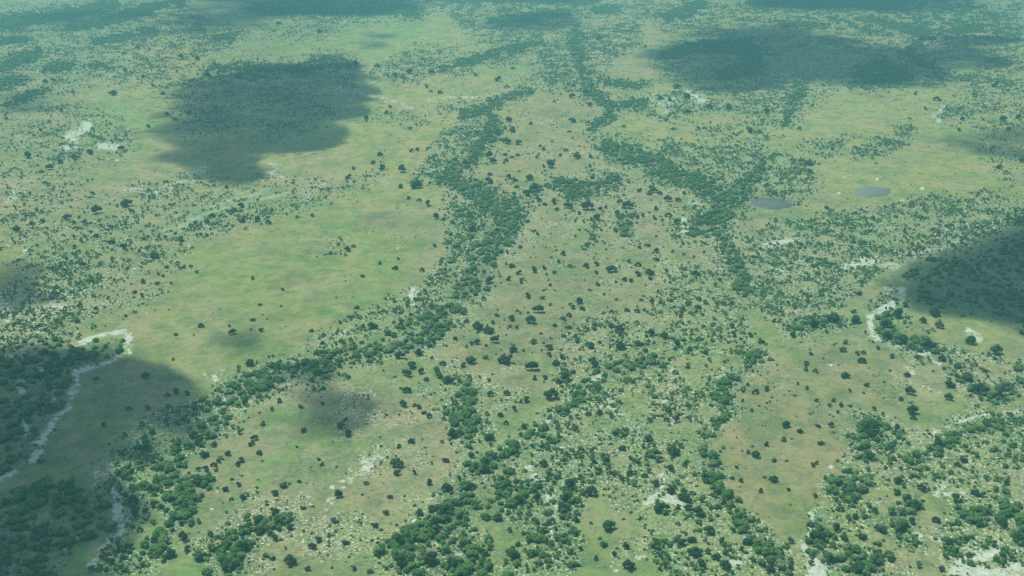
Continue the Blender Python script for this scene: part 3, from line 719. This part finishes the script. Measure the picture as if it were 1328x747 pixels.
# --- trees picked out one by one in the photograph: x y [crown width in px], given per enlarged crop
CROPS = [
 (660,185,"45 8;45 62;175 35;262 65;290 40;342 75 10;413 75;148 72;205 115 14;410 120;105 180 11;25 188;40 225;85 262 10;130 230 14;230 235;292 213;30 285;145 293 9;180 315;230 303 9;243 340;295 325 10;398 328 15;465 338;493 330;355 360;450 385 8;655 248;735 248 9;708 265;765 262;802 292 9;858 300 9;888 260;562 300;605 322 13;742 342;808 375 9;735 390;852 400 9;650 378;680 376;550 365;275 570 9;250 605;12 632;55 665;125 645 10;60 710;175 640;230 660;395 620 9;438 620;520 638 13;712 655 10;648 670 8;608 605;655 622;800 648;948 658 9;715 690;585 695;745 545 9;700 525;310 630;440 660;745 595;620 700"),
 (660,370,"92 55;175 65;352 75 11;325 112;375 118;150 122 12;15 165 9;305 152;280 168;230 203;110 175 14;300 215 9;278 255;345 280 9;410 300 11;125 278 10;200 310 10;205 350;270 362;240 388 11;118 408 18;440 395 13;565 215 11;562 245;565 303 13;655 290 11;715 235 11;785 250 12;850 290 12;518 205;650 130;598 125;520 135;880 122 8;870 155;965 115;995 85;965 70;1030 278;915 325;1000 345;130 470;180 465;285 465 14;215 550 16;90 575 9;30 620 10;75 710;400 655;455 640 9;250 490;325 440;905 410;1110 658 9;1250 545 11;1310 520 9;1210 500;1185 535;1235 430;1270 285;1220 255;1130 210;1140 255;1185 582;1230 630;805 630 10;850 680;800 685"),
 (988,370,"425 295 9;410 325 8;513 345;505 382 10;485 350;245 345;225 400 8;222 422;272 440 8;422 455 15;180 493;228 518;25 522 12;585 320;660 365 9;535 508 9;443 535;365 580;345 605;400 610 9;385 638 8;280 580;122 708 12;350 705 11;283 715 9;765 635 15;768 675;705 580;948 500 13;948 565 11;735 460;750 535 14;470 138;480 178 12;812 178 10;875 140 15;490 50;65 182;160 250 11;135 215;5 285;370 170 18;255 195 16;1310 245 8;1065 285 15;1130 440;1205 540 18;1100 525 16;1045 465 16;985 468;910 370 10;720 280 14;630 260 14;690 150 16;625 200 14;730 110;840 310 16;765 325;1185 330 14;900 205 10;560 715 22;685 718"),
 (988,557,"190 15 10;300 72 12;25 80 10;110 52;62 160 8;60 250 12;135 308 8;255 180 10;280 170;320 240 7;465 235;270 338;98 615 11;150 695 11;40 700 12;540 130 15;500 95 12;555 20 18;415 300 16;450 340 14;530 300;770 375 18;680 310 10;805 290 12;700 490 17;755 460 12;600 500 14;420 545 12;510 540 12;470 440;710 415 8;575 405;570 655 16;590 615 12;880 455 9;985 345 13;990 180;1020 150 11;690 255 13;895 65 15;1085 315 11;1215 470 13;945 565 12;915 700 12;1240 265;655 665;330 650 15;370 490 14;280 540 15;250 480 12;500 700 17;1300 540 16;1100 470 11"),
 (660,557,"545 15 10;705 45 13;575 95 8;760 150 11;820 195 11;830 110 15;615 150 9;485 160 12;455 205 8;612 222 8;575 255 7;360 245 7;525 225;740 275 10;820 310 12;300 280 17;420 315 17;290 350 15;235 245 7;175 170 12;30 100 12;750 410 12;780 395 13;895 345 16;955 420 15;905 395;1010 512 14;505 490 17;880 570 13;925 560 10;940 620 16;970 680 14;1045 650 10;1100 690 14;745 590 8;535 635 8;605 690 18;480 585 8;590 592;770 640 10;440 660 9;340 458 8;240 550 9;270 555;215 465 12;145 345 12;1255 130 15;1305 80 10;1210 110;1178 262;1155 195;1135 245;1275 315;1060 315 8;1090 375;1325 250;890 180;1000 260 10;990 235;270 395 14;130 460;40 360 14;20 640 15;1210 570 12;1265 605 9"),
 (330,557,"478 15 11;250 10;25 125;150 278 8;100 320 9;420 325 15;100 415 12;148 458 13;15 460 10;245 400;185 490;20 512 12;65 505 8;100 548 12;405 458 8;685 345 7;665 420 9;615 485 8;808 220;725 168 15;725 215;795 55;1000 20 16;1190 35 13;1165 195 14;890 265 10;970 290 14;1085 285 16;835 418 12;895 400 10;460 572 8;375 530 6;290 592 9;322 555;180 665 15;92 658;628 645;585 725;275 710;965 160;1090 92;1215 130 10;1100 130;505 710;730 555 20;750 670 20;915 480 20;970 410 18;1060 590 14;1150 620 15;1015 690 16;900 660 20;1300 630 14"),
 (0,557,"1290 45;1275 78;1315 120;1160 130 8;1220 160;1205 182;1085 185;1110 165;1040 200;1035 130 12;1000 260 16;1205 285;1230 340;1018 340 8;1145 300;940 400 14;870 460;925 545 14;915 475;1300 455 12;1250 495 12;1230 590 19;1150 690 22;950 605 8;860 625 14;830 670;640 595 15;600 600 10;570 670 10;540 710;690 430 14;680 360 13;770 390 9;710 515;545 600;520 640;1115 605 10;1020 640 15;740 95 12;770 160 10;765 300 10;1085 85;965 95;1015 60 14;790 565 13"),
 (0,370,"553 65;683 42 7;720 52 7;405 108 8;490 118;395 190 9;640 155;890 255 9;1020 215 10;1160 210;1180 245 12;1280 180 9;740 468 10;490 490 9;880 380;745 635 9;655 640;1275 400 13;1240 600 11;895 545 10;945 560;850 570;530 720;1320 230"),
 (330,370,"140 22;42 232;30 100;520 122 9;550 205 7;595 210 14;740 205 10;435 190;290 235;545 290 9;505 300;345 295;350 255;735 355 15;830 340 10;435 415 8;475 470 7;795 402 12;770 445 13;845 435 8;870 480;920 430 11;940 455 9;955 400;1100 380 12;1175 365;1265 375 16;1310 320 12;1130 285 8;1095 297;1020 272;1130 205 15;1185 225 12;1215 275 11;1305 165 9;1210 190;1225 155;905 290;1195 545 9;750 598 12;770 530 10;830 620;860 645;885 665;125 592 9;92 635 7;45 705;232 620 6;350 522 6;440 712 11;980 475 12;1280 540 9;1275 700;1245 660;1160 75;1060 405"),
 (330,185,"800 42;828 35;635 68 7;600 108 9;645 128 10;482 180 7;750 138 12;820 215 14;780 278;835 290;1210 98 8;1275 98 7;1270 60;1190 70 12;1190 160;1185 195 11;1290 182 7;1315 190;1075 105 10;715 645 10;850 655 7;635 610;545 678;385 560 8;425 515;470 540 12;500 525;915 375 10;960 385;1005 405;1100 485;1105 440 10;295 372 9;215 375;70 410 8;740 228;1300 630 8;1190 700 12;1290 695;910 530;725 590;500 130;880 310 9;1140 315"),
 (0,185,"90 445 14;165 410 8;215 405 9;340 380 13;375 412 8;430 400 9;490 345 14;465 255 6;640 310 13;672 355 7;510 420;555 430;635 415;565 515 10;485 485 8;415 507;380 538 9;625 530 13;745 530;708 550;730 490;780 575 14;340 595 9;570 590 9;300 640;260 640;420 625 11;920 490 13;890 460;1075 378 11;990 410 8;1048 408 8;1185 350 9;1220 320 10;1015 465;1045 470;1230 405 10;1300 390 12;845 630;900 610;910 635;935 630;965 625;800 665;830 675;725 712 8;798 712 7;870 712;140 70 12;255 125 9;310 100 8;210 145;455 50 10;375 75 11;615 30 8;1280 688;1150 225"),
 (0,0,"725 392;575 475 8;770 435;825 475;1000 305 7;915 290 7;695 250 9;630 270;370 467;230 420 7;270 403;315 563;565 720;750 645 8;955 577 7;890 605;470 655;1205 400 8;1050 390 8;205 658;35 600;845 577;630 355"),
 (330,0,"515 325 8;790 368 8;900 372 8;755 397;715 390 7;675 385;620 345 7;868 440;892 463;940 473 6;685 543 6;668 567;1240 410 8;1280 437;1282 612 8;1305 665 8;1232 685 7;1275 720 10;1120 380 5;570 600 6;125 125 7;330 165 7;1310 345"),
 (660,0,"20 665 7;48 725 8;112 630 5;305 668;318 615 8;328 433;425 437 6;390 475 7;410 540 7;320 490 8;767 595;802 610 6;830 655;765 505 7;812 505;905 572 8;1015 540 8;1115 545 8;1300 565 8;960 650;990 650;1215 665 8;585 640;895 495 8;850 440 8;530 243;585 243;690 235;455 205 7;180 230"),
 (988,0,"1185 440 8;885 510 8;825 548;780 475;995 655;255 535;1220 600 8;1300 600 8;1255 650;190 650;808 205 7;860 200 8;1015 600"),
 (988,185,"1205 130 7;25 225 7;70 260;240 105 8;245 155;325 330;362 32;1315 90 8"),
]
picked = []
for (ox, oy, s) in CROPS:
    for item in s.split(';'):
        q = [float(t) for t in item.split()]
        px, py = ox + q[0] / 3.906, oy + q[1] / 3.906
        w = q[2] if len(q) > 2 else 6.4 * (0.62 + 0.38 * (py + 150) / 523.0)
        if w > 8: w *= .86
        if (px < 540 and 280 < py < 470) or math.hypot((px - 1030) / 95, (py - 560) / 130) < 1: w *= .78
        picked.append((px, py, w * random.uniform(1.08, 1.3)))

plain_poly = [(640,160),(700,140),(780,170),(800,210),(920,260),(880,300),(940,330),(950,400),(860,440),(760,470),(690,540),(640,590),(560,620),(520,690),(440,740),(300,740),(270,650),(420,500),(560,460),(620,390),(680,310),(700,290),(620,230)]
def in_poly(x, y, poly): return poly_dist(np.array([float(x)]), np.array([float(y)]), poly)[0] > 0
while len(picked) < 960:
    y = 150 + 590 * random.random() ** .85; x = random.uniform(280, 960)
    if not in_poly(x, y, plain_poly): continue
    if random.random() > (1.0 if (y < 470 and x > 600) else .12): continue
    picked.append((x, y, (2.8 + 3.4 * random.random() ** 1.6) * (0.6 + 0.4 * (y + 150) / 523.0)))
LANDMARKS = [
 ('dark grey pond', 1000, 264), ('pale blue-grey pond', 1132, 249), ('hooked sand bank', 165, 440), ('sandy scar in the left woods', 150, 660),
 ('big oval cloud shadow', 340, 150), ('long upper right cloud shadow', 1050, 80), ('cloud shadow on the right edge', 1270, 370),
 ('small lone cloud shadow', 430, 525), ('foot of the curved forest', 430, 470), ('elbow of the curved forest belt', 670, 280),
 ('middle of the curved forest belt', 610, 375), ('top of the curved forest', 620, 170), ('dark forest clump at the bottom', 545, 715),
 ('square thicket on the plain', 608, 535), ('pointed head of the right forest', 905, 292), ('start of the right forest', 800, 198),
 ('diagonal forest strip at centre', 745, 520), ('dark clump by the round clearing', 1128, 560), ('greenest middle of the round clearing', 1030, 600),
 ('white spot in the round clearing', 1077, 605), ('white sand tongue at the bottom', 1055, 725), ('white patch in the lower woods', 860, 650),
 ('curving white gully bank', 1133, 420), ('white streaks in the right woods', 1120, 342), ('pale green reedy channel', 280, 272),
 ('bare patches at far left', 110, 175), ('damp grey hollow in the meadow', 500, 285), ('isolated green tuft in the meadow', 440, 318),
 ('thin white track across the far plain', 600, 127), ('white sand corner at bottom right', 1290, 725), ('narrow leafy strip at far right', 1145, 185),
 ('bushy knot among white patches', 1230, 148), ('bare corridor in the lower woods', 805, 650), ('bottom-left corner forest', 60, 690),
 ('forest at the foot of the plain', 300, 715), ('long tree line beside the clearing', 925, 560), ('yellow-green glade at centre', 840, 505),
 ('light thicket amid the plain', 765, 300), ('blue-green knot on the upper plain', 770, 243), ('pale patch on the lower plain', 475, 600),
 ('tree rows by the bare soil corridor', 1270, 505), ('pale smudge on the right plain', 1180, 480), ('open woods at the left edge', 60, 400),
 ('dark strip below the long shadow', 1030, 135), ('straw-coloured meadow at left', 280, 400), ('white-flecked woods at bottom centre', 700, 650), ('lush green bottom-centre glade', 650, 700), ('very bottom edge at centre', 600, 745),
 ('green fork in the lower woods', 640, 620), ('right margin of the lower plain', 590, 650), ('open woods under the bare corridor', 930, 700), ('far right lush patch', 1255, 600), ('lush glade in the lower left', 185, 690),
]
ORD = ['nearest', 'second nearest', 'third nearest', 'fourth nearest', 'fifth nearest', 'sixth nearest', 'seventh nearest', 'eighth nearest', 'ninth nearest', 'tenth nearest',
       'eleventh nearest', 'twelfth nearest', 'thirteenth nearest', 'fourteenth nearest', 'fifteenth nearest', 'sixteenth nearest', 'seventeenth nearest', 'eighteenth nearest',
       'nineteenth nearest', 'twentieth nearest', 'twenty-first nearest', 'twenty-second nearest', 'twenty-third nearest', 'twenty-fourth nearest', 'twenty-fifth nearest',
       'twenty-sixth nearest', 'twenty-seventh nearest', 'twenty-eighth nearest', 'twenty-ninth nearest', 'thirtieth nearest']
def direction_words(items, noun):
    """items: (px, py, w); returns a label for each that says which one it is"""
    bins = {}
    for i, (px, py, w) in enumerate(items):
        best = min(range(len(LANDMARKS)), key=lambda k: ((LANDMARKS[k][1] - px) / 1.4) ** 2 + (LANDMARKS[k][2] - py) ** 2)
        dx, dy = px - LANDMARKS[best][1], py - LANDMARKS[best][2]
        if abs(dx) > 1.3 * abs(dy): d = 'right of' if dx > 0 else 'left of'
        else: d = 'in front of' if dy > 0 else 'beyond'
        m = w * float(metres_per_px(py)); size = 'broad' if m > 13 else ('rounded' if m > 9 else ('small' if m > 5 else 'tiny'))
        bins.setdefault((best, d, size), []).append((math.hypot(dx, dy), i))
    out = [''] * len(items)
    for (b, d, size), rows in bins.items():
        rows.sort()
        for r, (_, i) in enumerate(rows):
            o = ORD[min(r, len(ORD) - 1)]
            out[i] = f"{o} {size} {noun} {d} the {LANDMARKS[b][0]}"
            while len(out[i].split()) > 15 and 'tree' in out[i] and ' canopy' in out[i]: out[i] = out[i].replace(' canopy', '', 1)
    return out

def sample(density, per_m2, smin, smax, power=1.6, seed=0):
    r = np.random.default_rng(seed)
    ax, ay = ground_point(PX + STEP / 2, PY); bx, by = ground_point(PX, PY + STEP / 2); 
    area = np.abs(ax - WX) * 2 * np.abs(by - WY) * 2
    cnt = r.poisson(density * area * per_m2)
    jj, ii = np.nonzero(cnt)
    rep = cnt[jj, ii]
    jj = np.repeat(jj, rep); ii = np.repeat(ii, rep)
    px = gx[ii] + r.uniform(-.5, .5, len(ii)) * STEP; py = gy[jj] + r.uniform(-.5, .5, len(ii)) * STEP
    size = smin + (smax - smin) * r.uniform(0, 1, len(ii)) ** power
    return px, py, size

def inframe(px, py): return (px > 4) & (px < PW - 4) & (py > 4) & (py < PH - 4)

f_px, f_py, f_s = sample(np.clip(dense, 0, 1) ** 1.3, 1 / 24., 3.0, 10.5, 1.7, 5)
w_px, w_py, w_s = sample(wood, 1 / 24., 2.4, 8.0, 1.9, 6)
s_px, s_py, s_s = sample(scrub, 1 / 62., 1.3, 5.6, 2.2, 7)
print('points', len(f_px), len(w_px), len(s_px))

picked_trees = sorted([p for p in picked if p[2] >= 6.9], key=lambda p: -p[2])
picked_shrubs = sorted([p for p in picked if p[2] < 6.9], key=lambda p: -p[2])
LIM = 300
tree_things, tree_rest = picked_trees[:LIM], picked_trees[LIM:]
shrub_things, shrub_rest = picked_shrubs[:LIM], picked_shrubs[LIM:]
# forest trees that show largest stand as things of their own
vis = np.where(inframe(f_px, f_py), f_s / metres_per_px(f_py), 0)
order = np.argsort(-vis)
forest_idx = order[:LIM]; keep = np.ones(len(f_px), bool); keep[forest_idx] = False
forest_things = [(f_px[i], f_py[i], vis[i]) for i in forest_idx]

# extra shrubs to reach the limit come from the scattered scrub
svis = np.where(inframe(s_px, s_py), s_s / metres_per_px(s_py), 0)
sorder = np.argsort(-svis)[:max(0, LIM - len(shrub_things))]
skeep = np.ones(len(s_px), bool); skeep[sorder] = False
shrub_things = shrub_things + [(s_px[i], s_py[i], svis[i]) for i in sorder]

def stand_trees(items, kind, name, noun, cat, group, hscale=(.8, 1.05), shift=.22):
    labels = direction_words(items, noun)
    first = {}
    for i, (px, py, w) in enumerate(items):
        wx, wy = ground_point(px, py + w * shift)
        wx, wy = float(wx), float(wy)
        dia = w * float(metres_per_px(py))
        v = random.randrange(len(CROWN[kind]))
        s = dia / 9.8
        root = bpy.data.objects.new(name, None if kind not in ('shrub', 'bush') else CROWN[kind][v])
        COL.objects.link(root)
        root.location = (wx, wy, float(relief(wx, wy)))
        root.rotation_euler = (0, 0, random.uniform(0, 6.28))
        root.scale = (s * random.uniform(.78, 1.2), s * random.uniform(.78, 1.2), max(s * random.uniform(*hscale), .12))
        if kind not in ('shrub', 'bush'):
            root.empty_display_size = 1.0
            t = bpy.data.objects.new('trunk', TRUNK[kind][v]); t.parent = root; COL.objects.link(t)
            c = bpy.data.objects.new('crown', CROWN[kind][v]); c.parent = root; COL.objects.link(c)
            first.setdefault(v, (c, t))
        else:
            first.setdefault(v, (root, None))
        tag(root, labels[i], cat, group)
    return first

src_open = stand_trees(tree_things, 'lone', 'savanna_tree', 'dark tree', 'tree', 'trees standing apart on the grassy plain', (.8, 1.0))
src_forest = stand_trees(forest_things, 'forest', 'forest_tree', 'canopy tree', 'tree', 'trees of the near forest canopy', (.85, 1.1), 0)
src_bush = stand_trees(shrub_things, 'bush', 'shrub', 'dark bush', 'bush', 'bushes dotted over the plain', (.75, 1.0))
# one open-woodland tree of every form, then the rest as a mass
wvis = np.where(inframe(w_px, w_py), w_s / metres_per_px(w_py), 0)
worder = np.argsort(-wvis)[:LIM]; wkeep = np.ones(len(w_px), bool); wkeep[worder] = False
src_wood = stand_trees([(w_px[i], w_py[i], wvis[i]) for i in worder], 'open', 'woodland_tree', 'green tree', 'tree', 'trees of the near open woodland', (.85, 1.15), 0)

# a few low pale bushes whose form the scrub repeats
src_shrub = stand_trees([(600, 470, 4.5), (695, 470, 4.6), (745, 345, 4.2), (470, 640, 5.2), (560, 600, 5.0), (405, 655, 5.4)], 'shrub', 'low_bush', 'pale bush', 'bush', 'low pale bushes on the central plain', (.6, .8))

def mass(name, px, py, size, sources, label, cat, seed, hs=(.8, 1.1)):
    """a wood too numerous to count: points that carry copies of the tree forms"""
    r = np.random.default_rng(seed)
    wx, wy = ground_point(px, py)
    me = bpy.data.meshes.new(name)
    me.vertices.add(len(wx))
    me.vertices.foreach_set('co', np.stack([wx, wy, relief(wx, wy)], -1).astype(np.float32).ravel())
    s = size / 9.8
    sc = np.stack([s * r.uniform(.75, 1.25, len(s)), s * r.uniform(.75, 1.25, len(s)), s * r.uniform(*hs, len(s))], -1).astype(np.float32)
    a = me.attributes.new('form_scale', 'FLOAT_VECTOR', 'POINT'); a.data.foreach_set('vector', sc.ravel())
    a = me.attributes.new('turn', 'FLOAT', 'POINT'); a.data.foreach_set('value', r.uniform(0, 6.28, len(s)).astype(np.float32))
    a = me.attributes.new('form', 'INT', 'POINT'); a.data.foreach_set('value', r.integers(0, len(sources), len(s)).astype(np.int32))
    o = new_obj(name, me)
    ng = bpy.data.node_groups.new(name, 'GeometryNodeTree')
    ng.interface.new_socket('Geometry', in_out='INPUT', socket_type='NodeSocketGeometry')
    ng.interface.new_socket('Geometry', in_out='OUTPUT', socket_type='NodeSocketGeometry')
    nn, ll = ng.nodes, ng.links
    gi = nn.new('NodeGroupInput'); go = nn.new('NodeGroupOutput')
    jall = nn.new('GeometryNodeJoinGeometry')
    for k in sorted(sources):
        crown, trunk = sources[k]
        g2i = nn.new('GeometryNodeGeometryToInstance')
        for ob in (crown, trunk):
            if ob is None: continue
            oi = nn.new('GeometryNodeObjectInfo'); oi.inputs['Object'].default_value = ob; oi.transform_space = 'ORIGINAL'
            oi.inputs['As Instance'].default_value = False
            ll.new(oi.outputs['Geometry'], g2i.inputs[0])
        ll.new(g2i.outputs[0], jall.inputs[0])
    iop = nn.new('GeometryNodeInstanceOnPoints')
    iop.inputs['Pick Instance'].default_value = True
    def named(attr, typ):
        n = nn.new('GeometryNodeInputNamedAttribute'); n.data_type = typ; n.inputs['Name'].default_value = attr
        return n.outputs['Attribute']
    ll.new(gi.outputs[0], iop.inputs['Points']); ll.new(jall.outputs[0], iop.inputs['Instance'])
    ll.new(named('form', 'INT'), iop.inputs['Instance Index'])
    ll.new(named('form_scale', 'FLOAT_VECTOR'), iop.inputs['Scale'])
    cx = nn.new('ShaderNodeCombineXYZ'); ll.new(named('turn', 'FLOAT'), cx.inputs[2])
    e2r = nn.new('FunctionNodeEulerToRotation'); ll.new(cx.outputs[0], e2r.inputs[0]); ll.new(e2r.outputs[0], iop.inputs['Rotation'])
    ll.new(iop.outputs[0], go.inputs[0])
    md = o.modifiers.new('copies', 'NODES'); md.node_group = ng
    tag(o, label, cat, kind='stuff')
    return o

mass('gallery_forest', f_px[keep], f_py[keep], f_s[keep], src_forest, 'dark closed-canopy forest belts winding across the plain', 'forest', 1, (.8, 1.1))
rw = []
rd = [(p[0], p[1], p[2] * float(metres_per_px(p[1]))) for p in tree_rest + shrub_rest]
print('picked', len(picked_trees), len(picked_shrubs), len(rd))
mass('scattered_bushes', np.array([p[0] for p in rd]), np.array([p[1] for p in rd]), np.array([p[2] for p in rd]), src_bush, 'smaller dark bushes dotted over the central plain', 'bushes', 9, (.75, 1.0))
mass('open_woodland', np.concatenate([w_px[wkeep], []]), np.concatenate([w_py[wkeep], []]), np.concatenate([w_s[wkeep], []]),
     src_wood, 'loose green woodland of small trees with pale sand between them', 'woodland', 2, (.85, 1.15))
mass('scrub', np.concatenate([s_px[skeep], []]), np.concatenate([s_py[skeep], []]), np.concatenate([s_s[skeep], []]),
     src_shrub, 'small scattered bushes and tussocks speckling the plain', 'scrub', 3, (.6, .9))

# ------------------------------------------------------------------ clouds overhead, whose shade lies on the plain
m, nt, out = new_mat('cloud_vapour')
pv = N(nt, 'ShaderNodeVolumePrincipled'); pv.inputs['Color'].default_value = (1, 1, 1, 1)
pv.inputs['Density'].default_value = .021; pv.inputs['Anisotropy'].default_value = .3
nt.links.new(pv.outputs[0], out.inputs['Volume'])
mat_cloud = m
BASE = 1500.0
CLOUDS = [  # outline of the shade on the plain (photograph px), thickness in m, edge softness in m
 ([(205,140),(240,108),(330,92),(400,84),(462,84),(478,120),(455,160),(405,195),(350,200),(300,236),(255,228),(210,203)], 180, 52),
 ([(205,45),(225,20),(270,-10),(400,-30),(540,-20),(548,12),(500,22),(400,22),(330,32),(250,42)], 170, 160),
 ([(862,52),(930,38),(1010,34),(1090,52),(1190,62),(1230,48),(1290,50),(1290,75),(1240,95),(1190,112),(1120,120),(1050,112),(1000,122),(920,124),(862,104),(840,80)], 170, 130),
 ([(1178,372),(1192,346),(1240,325),(1290,300),(1328,282),(1440,270),(1440,430),(1328,432),(1260,412),(1200,402)], 230, 60),
 ([(-120,560),(-60,470),(20,452),(110,462),(165,458),(205,470),(215,495),(190,530),(165,560),(140,590),(128,612),(140,640),(136,680),(95,712),(70,760),(40,830),(-120,830)], 240, 26),
 ([(368,540),(385,508),(420,497),(470,503),(492,520),(470,540),(440,552),(400,560)], 80, 32),
 ([(335,470),(370,462),(430,470),(440,486),(400,500),(350,498)], 60, 26),
 ([(286,440),(300,415),(335,398),(352,405),(335,440),(320,462),(290,468)], 50, 34),
 ([(1200,185),(1250,170),(1340,165),(1345,200),(1260,205)], 45, 60),
 ([(965,-10),(1060,-25),(1240,-20),(1240,10),(1160,14),(1060,10),(985,16)], 160, 180),
 ([(450,52),(480,40),(515,46),(505,62),(465,64)], 55, 80),
 ([(-40,350),(20,338),(60,350),(62,380),(20,398),(-40,400)], 70, 40),
 ([(620,30),(680,18),(760,14),(755,30),(700,38),(640,36)], 80, 150),
 ([(0,50),(0,20),(100,12),(200,6),(210,18),(120,40)], 60, 200),
 ([(640,0),(570,-12),(760,-20),(790,0),(720,6)], 120, 160),
 ([(215,540),(235,520),(260,530),(240,570),(215,575)], 40, 30),
 ([(-20,130),(20,118),(75,125),(90,140),(40,150),(-20,150)], 50, 90),
]
off = SUN * (BASE / SUN.z)
for ci, (poly, thick, edge) in enumerate(CLOUDS):
    P2 = [tuple(float(t) for t in ground_point(x, y)) for x, y in poly]
    xs = [p[0] for p in P2]; ys = [p[1] for p in P2]
    ext = max(max(xs) - min(xs), max(ys) - min(ys))
    stp = max(ext / 90, 6.0)
    X, Yy = np.meshgrid(np.arange(min(xs) - 3 * edge, max(xs) + 3 * edge, stp), np.arange(min(ys) - 3 * edge, max(ys) + 3 * edge, stp))
    d = poly_dist(X, Yy, P2)
    sc = edge * 2.2
    edge = edge * .8; d = d - edge * .35 + edge * 4.4 * (fbm(X / sc, Yy / sc, 6, 90 + ci, .55) - .5)
    t = smooth(-edge, edge * 1.5, d) * (.50 + 1.0 * smooth(.30, .62, fbm(X / sc / .9, Yy / sc / .9, 5, 130 + ci, .55))) 
    t[d < -edge * .95] = 0
    t[0, :] = t[-1, :] = 0; t[:, 0] = t[:, -1] = 0
    h, w = X.shape
    top = np.stack([X + off.x, Yy + off.y, BASE + t * thick * .85], -1).reshape(-1, 3)
    bot = np.stack([X + off.x, Yy + off.y, BASE - t * thick * .15], -1).reshape(-1, 3)
    it = np.arange(h * w); ib = np.where(t.ravel() > 0, it + h * w, it)
    T = it.reshape(h, w); Bq = ib.reshape(h, w); tt = t
    live = (tt[:-1, :-1] > 0) | (tt[:-1, 1:] > 0) | (tt[1:, 1:] > 0) | (tt[1:, :-1] > 0)
    qt = np.stack([T[:-1, :-1], T[:-1, 1:], T[1:, 1:], T[1:, :-1]], -1)[live]
    qb = np.stack([Bq[:-1, :-1], Bq[1:, :-1], Bq[1:, 1:], Bq[:-1, 1:]], -1)[live]
    allv = np.concatenate([top, bot]); fq = np.concatenate([qt, qb])
    used, inv = np.unique(fq, return_inverse=True)
    me = mesh_np('cloud', allv[used], inv.reshape(fq.shape), mat_cloud)
    tag(new_obj('cloud', me), kind='structure')

# ------------------------------------------------------------------ the hazy air
m, nt, out = new_mat('haze_air')
pv = N(nt, 'ShaderNodeVolumePrincipled'); pv.inputs['Color'].default_value = (*HAZE_COLOR, 1)
pv.inputs['Density'].default_value = HAZE_DENSITY
nt.links.new(pv.outputs[0], out.inputs['Volume'])
S = 46000.0; z0, z1 = -8.0, ALT + 12
hv = [(x, y, z) for z in (z0, z1) for (x, y) in ((-S, -S), (S, -S), (S, S), (-S, S))]
hf = [(3, 2, 1, 0), (4, 5, 6, 7), (0, 1, 5, 4), (1, 2, 6, 5), (2, 3, 7, 6), (3, 0, 4, 7)]
me = mesh_np('haze', hv, hf, m)
tag(new_obj('haze', me), kind='stuff')
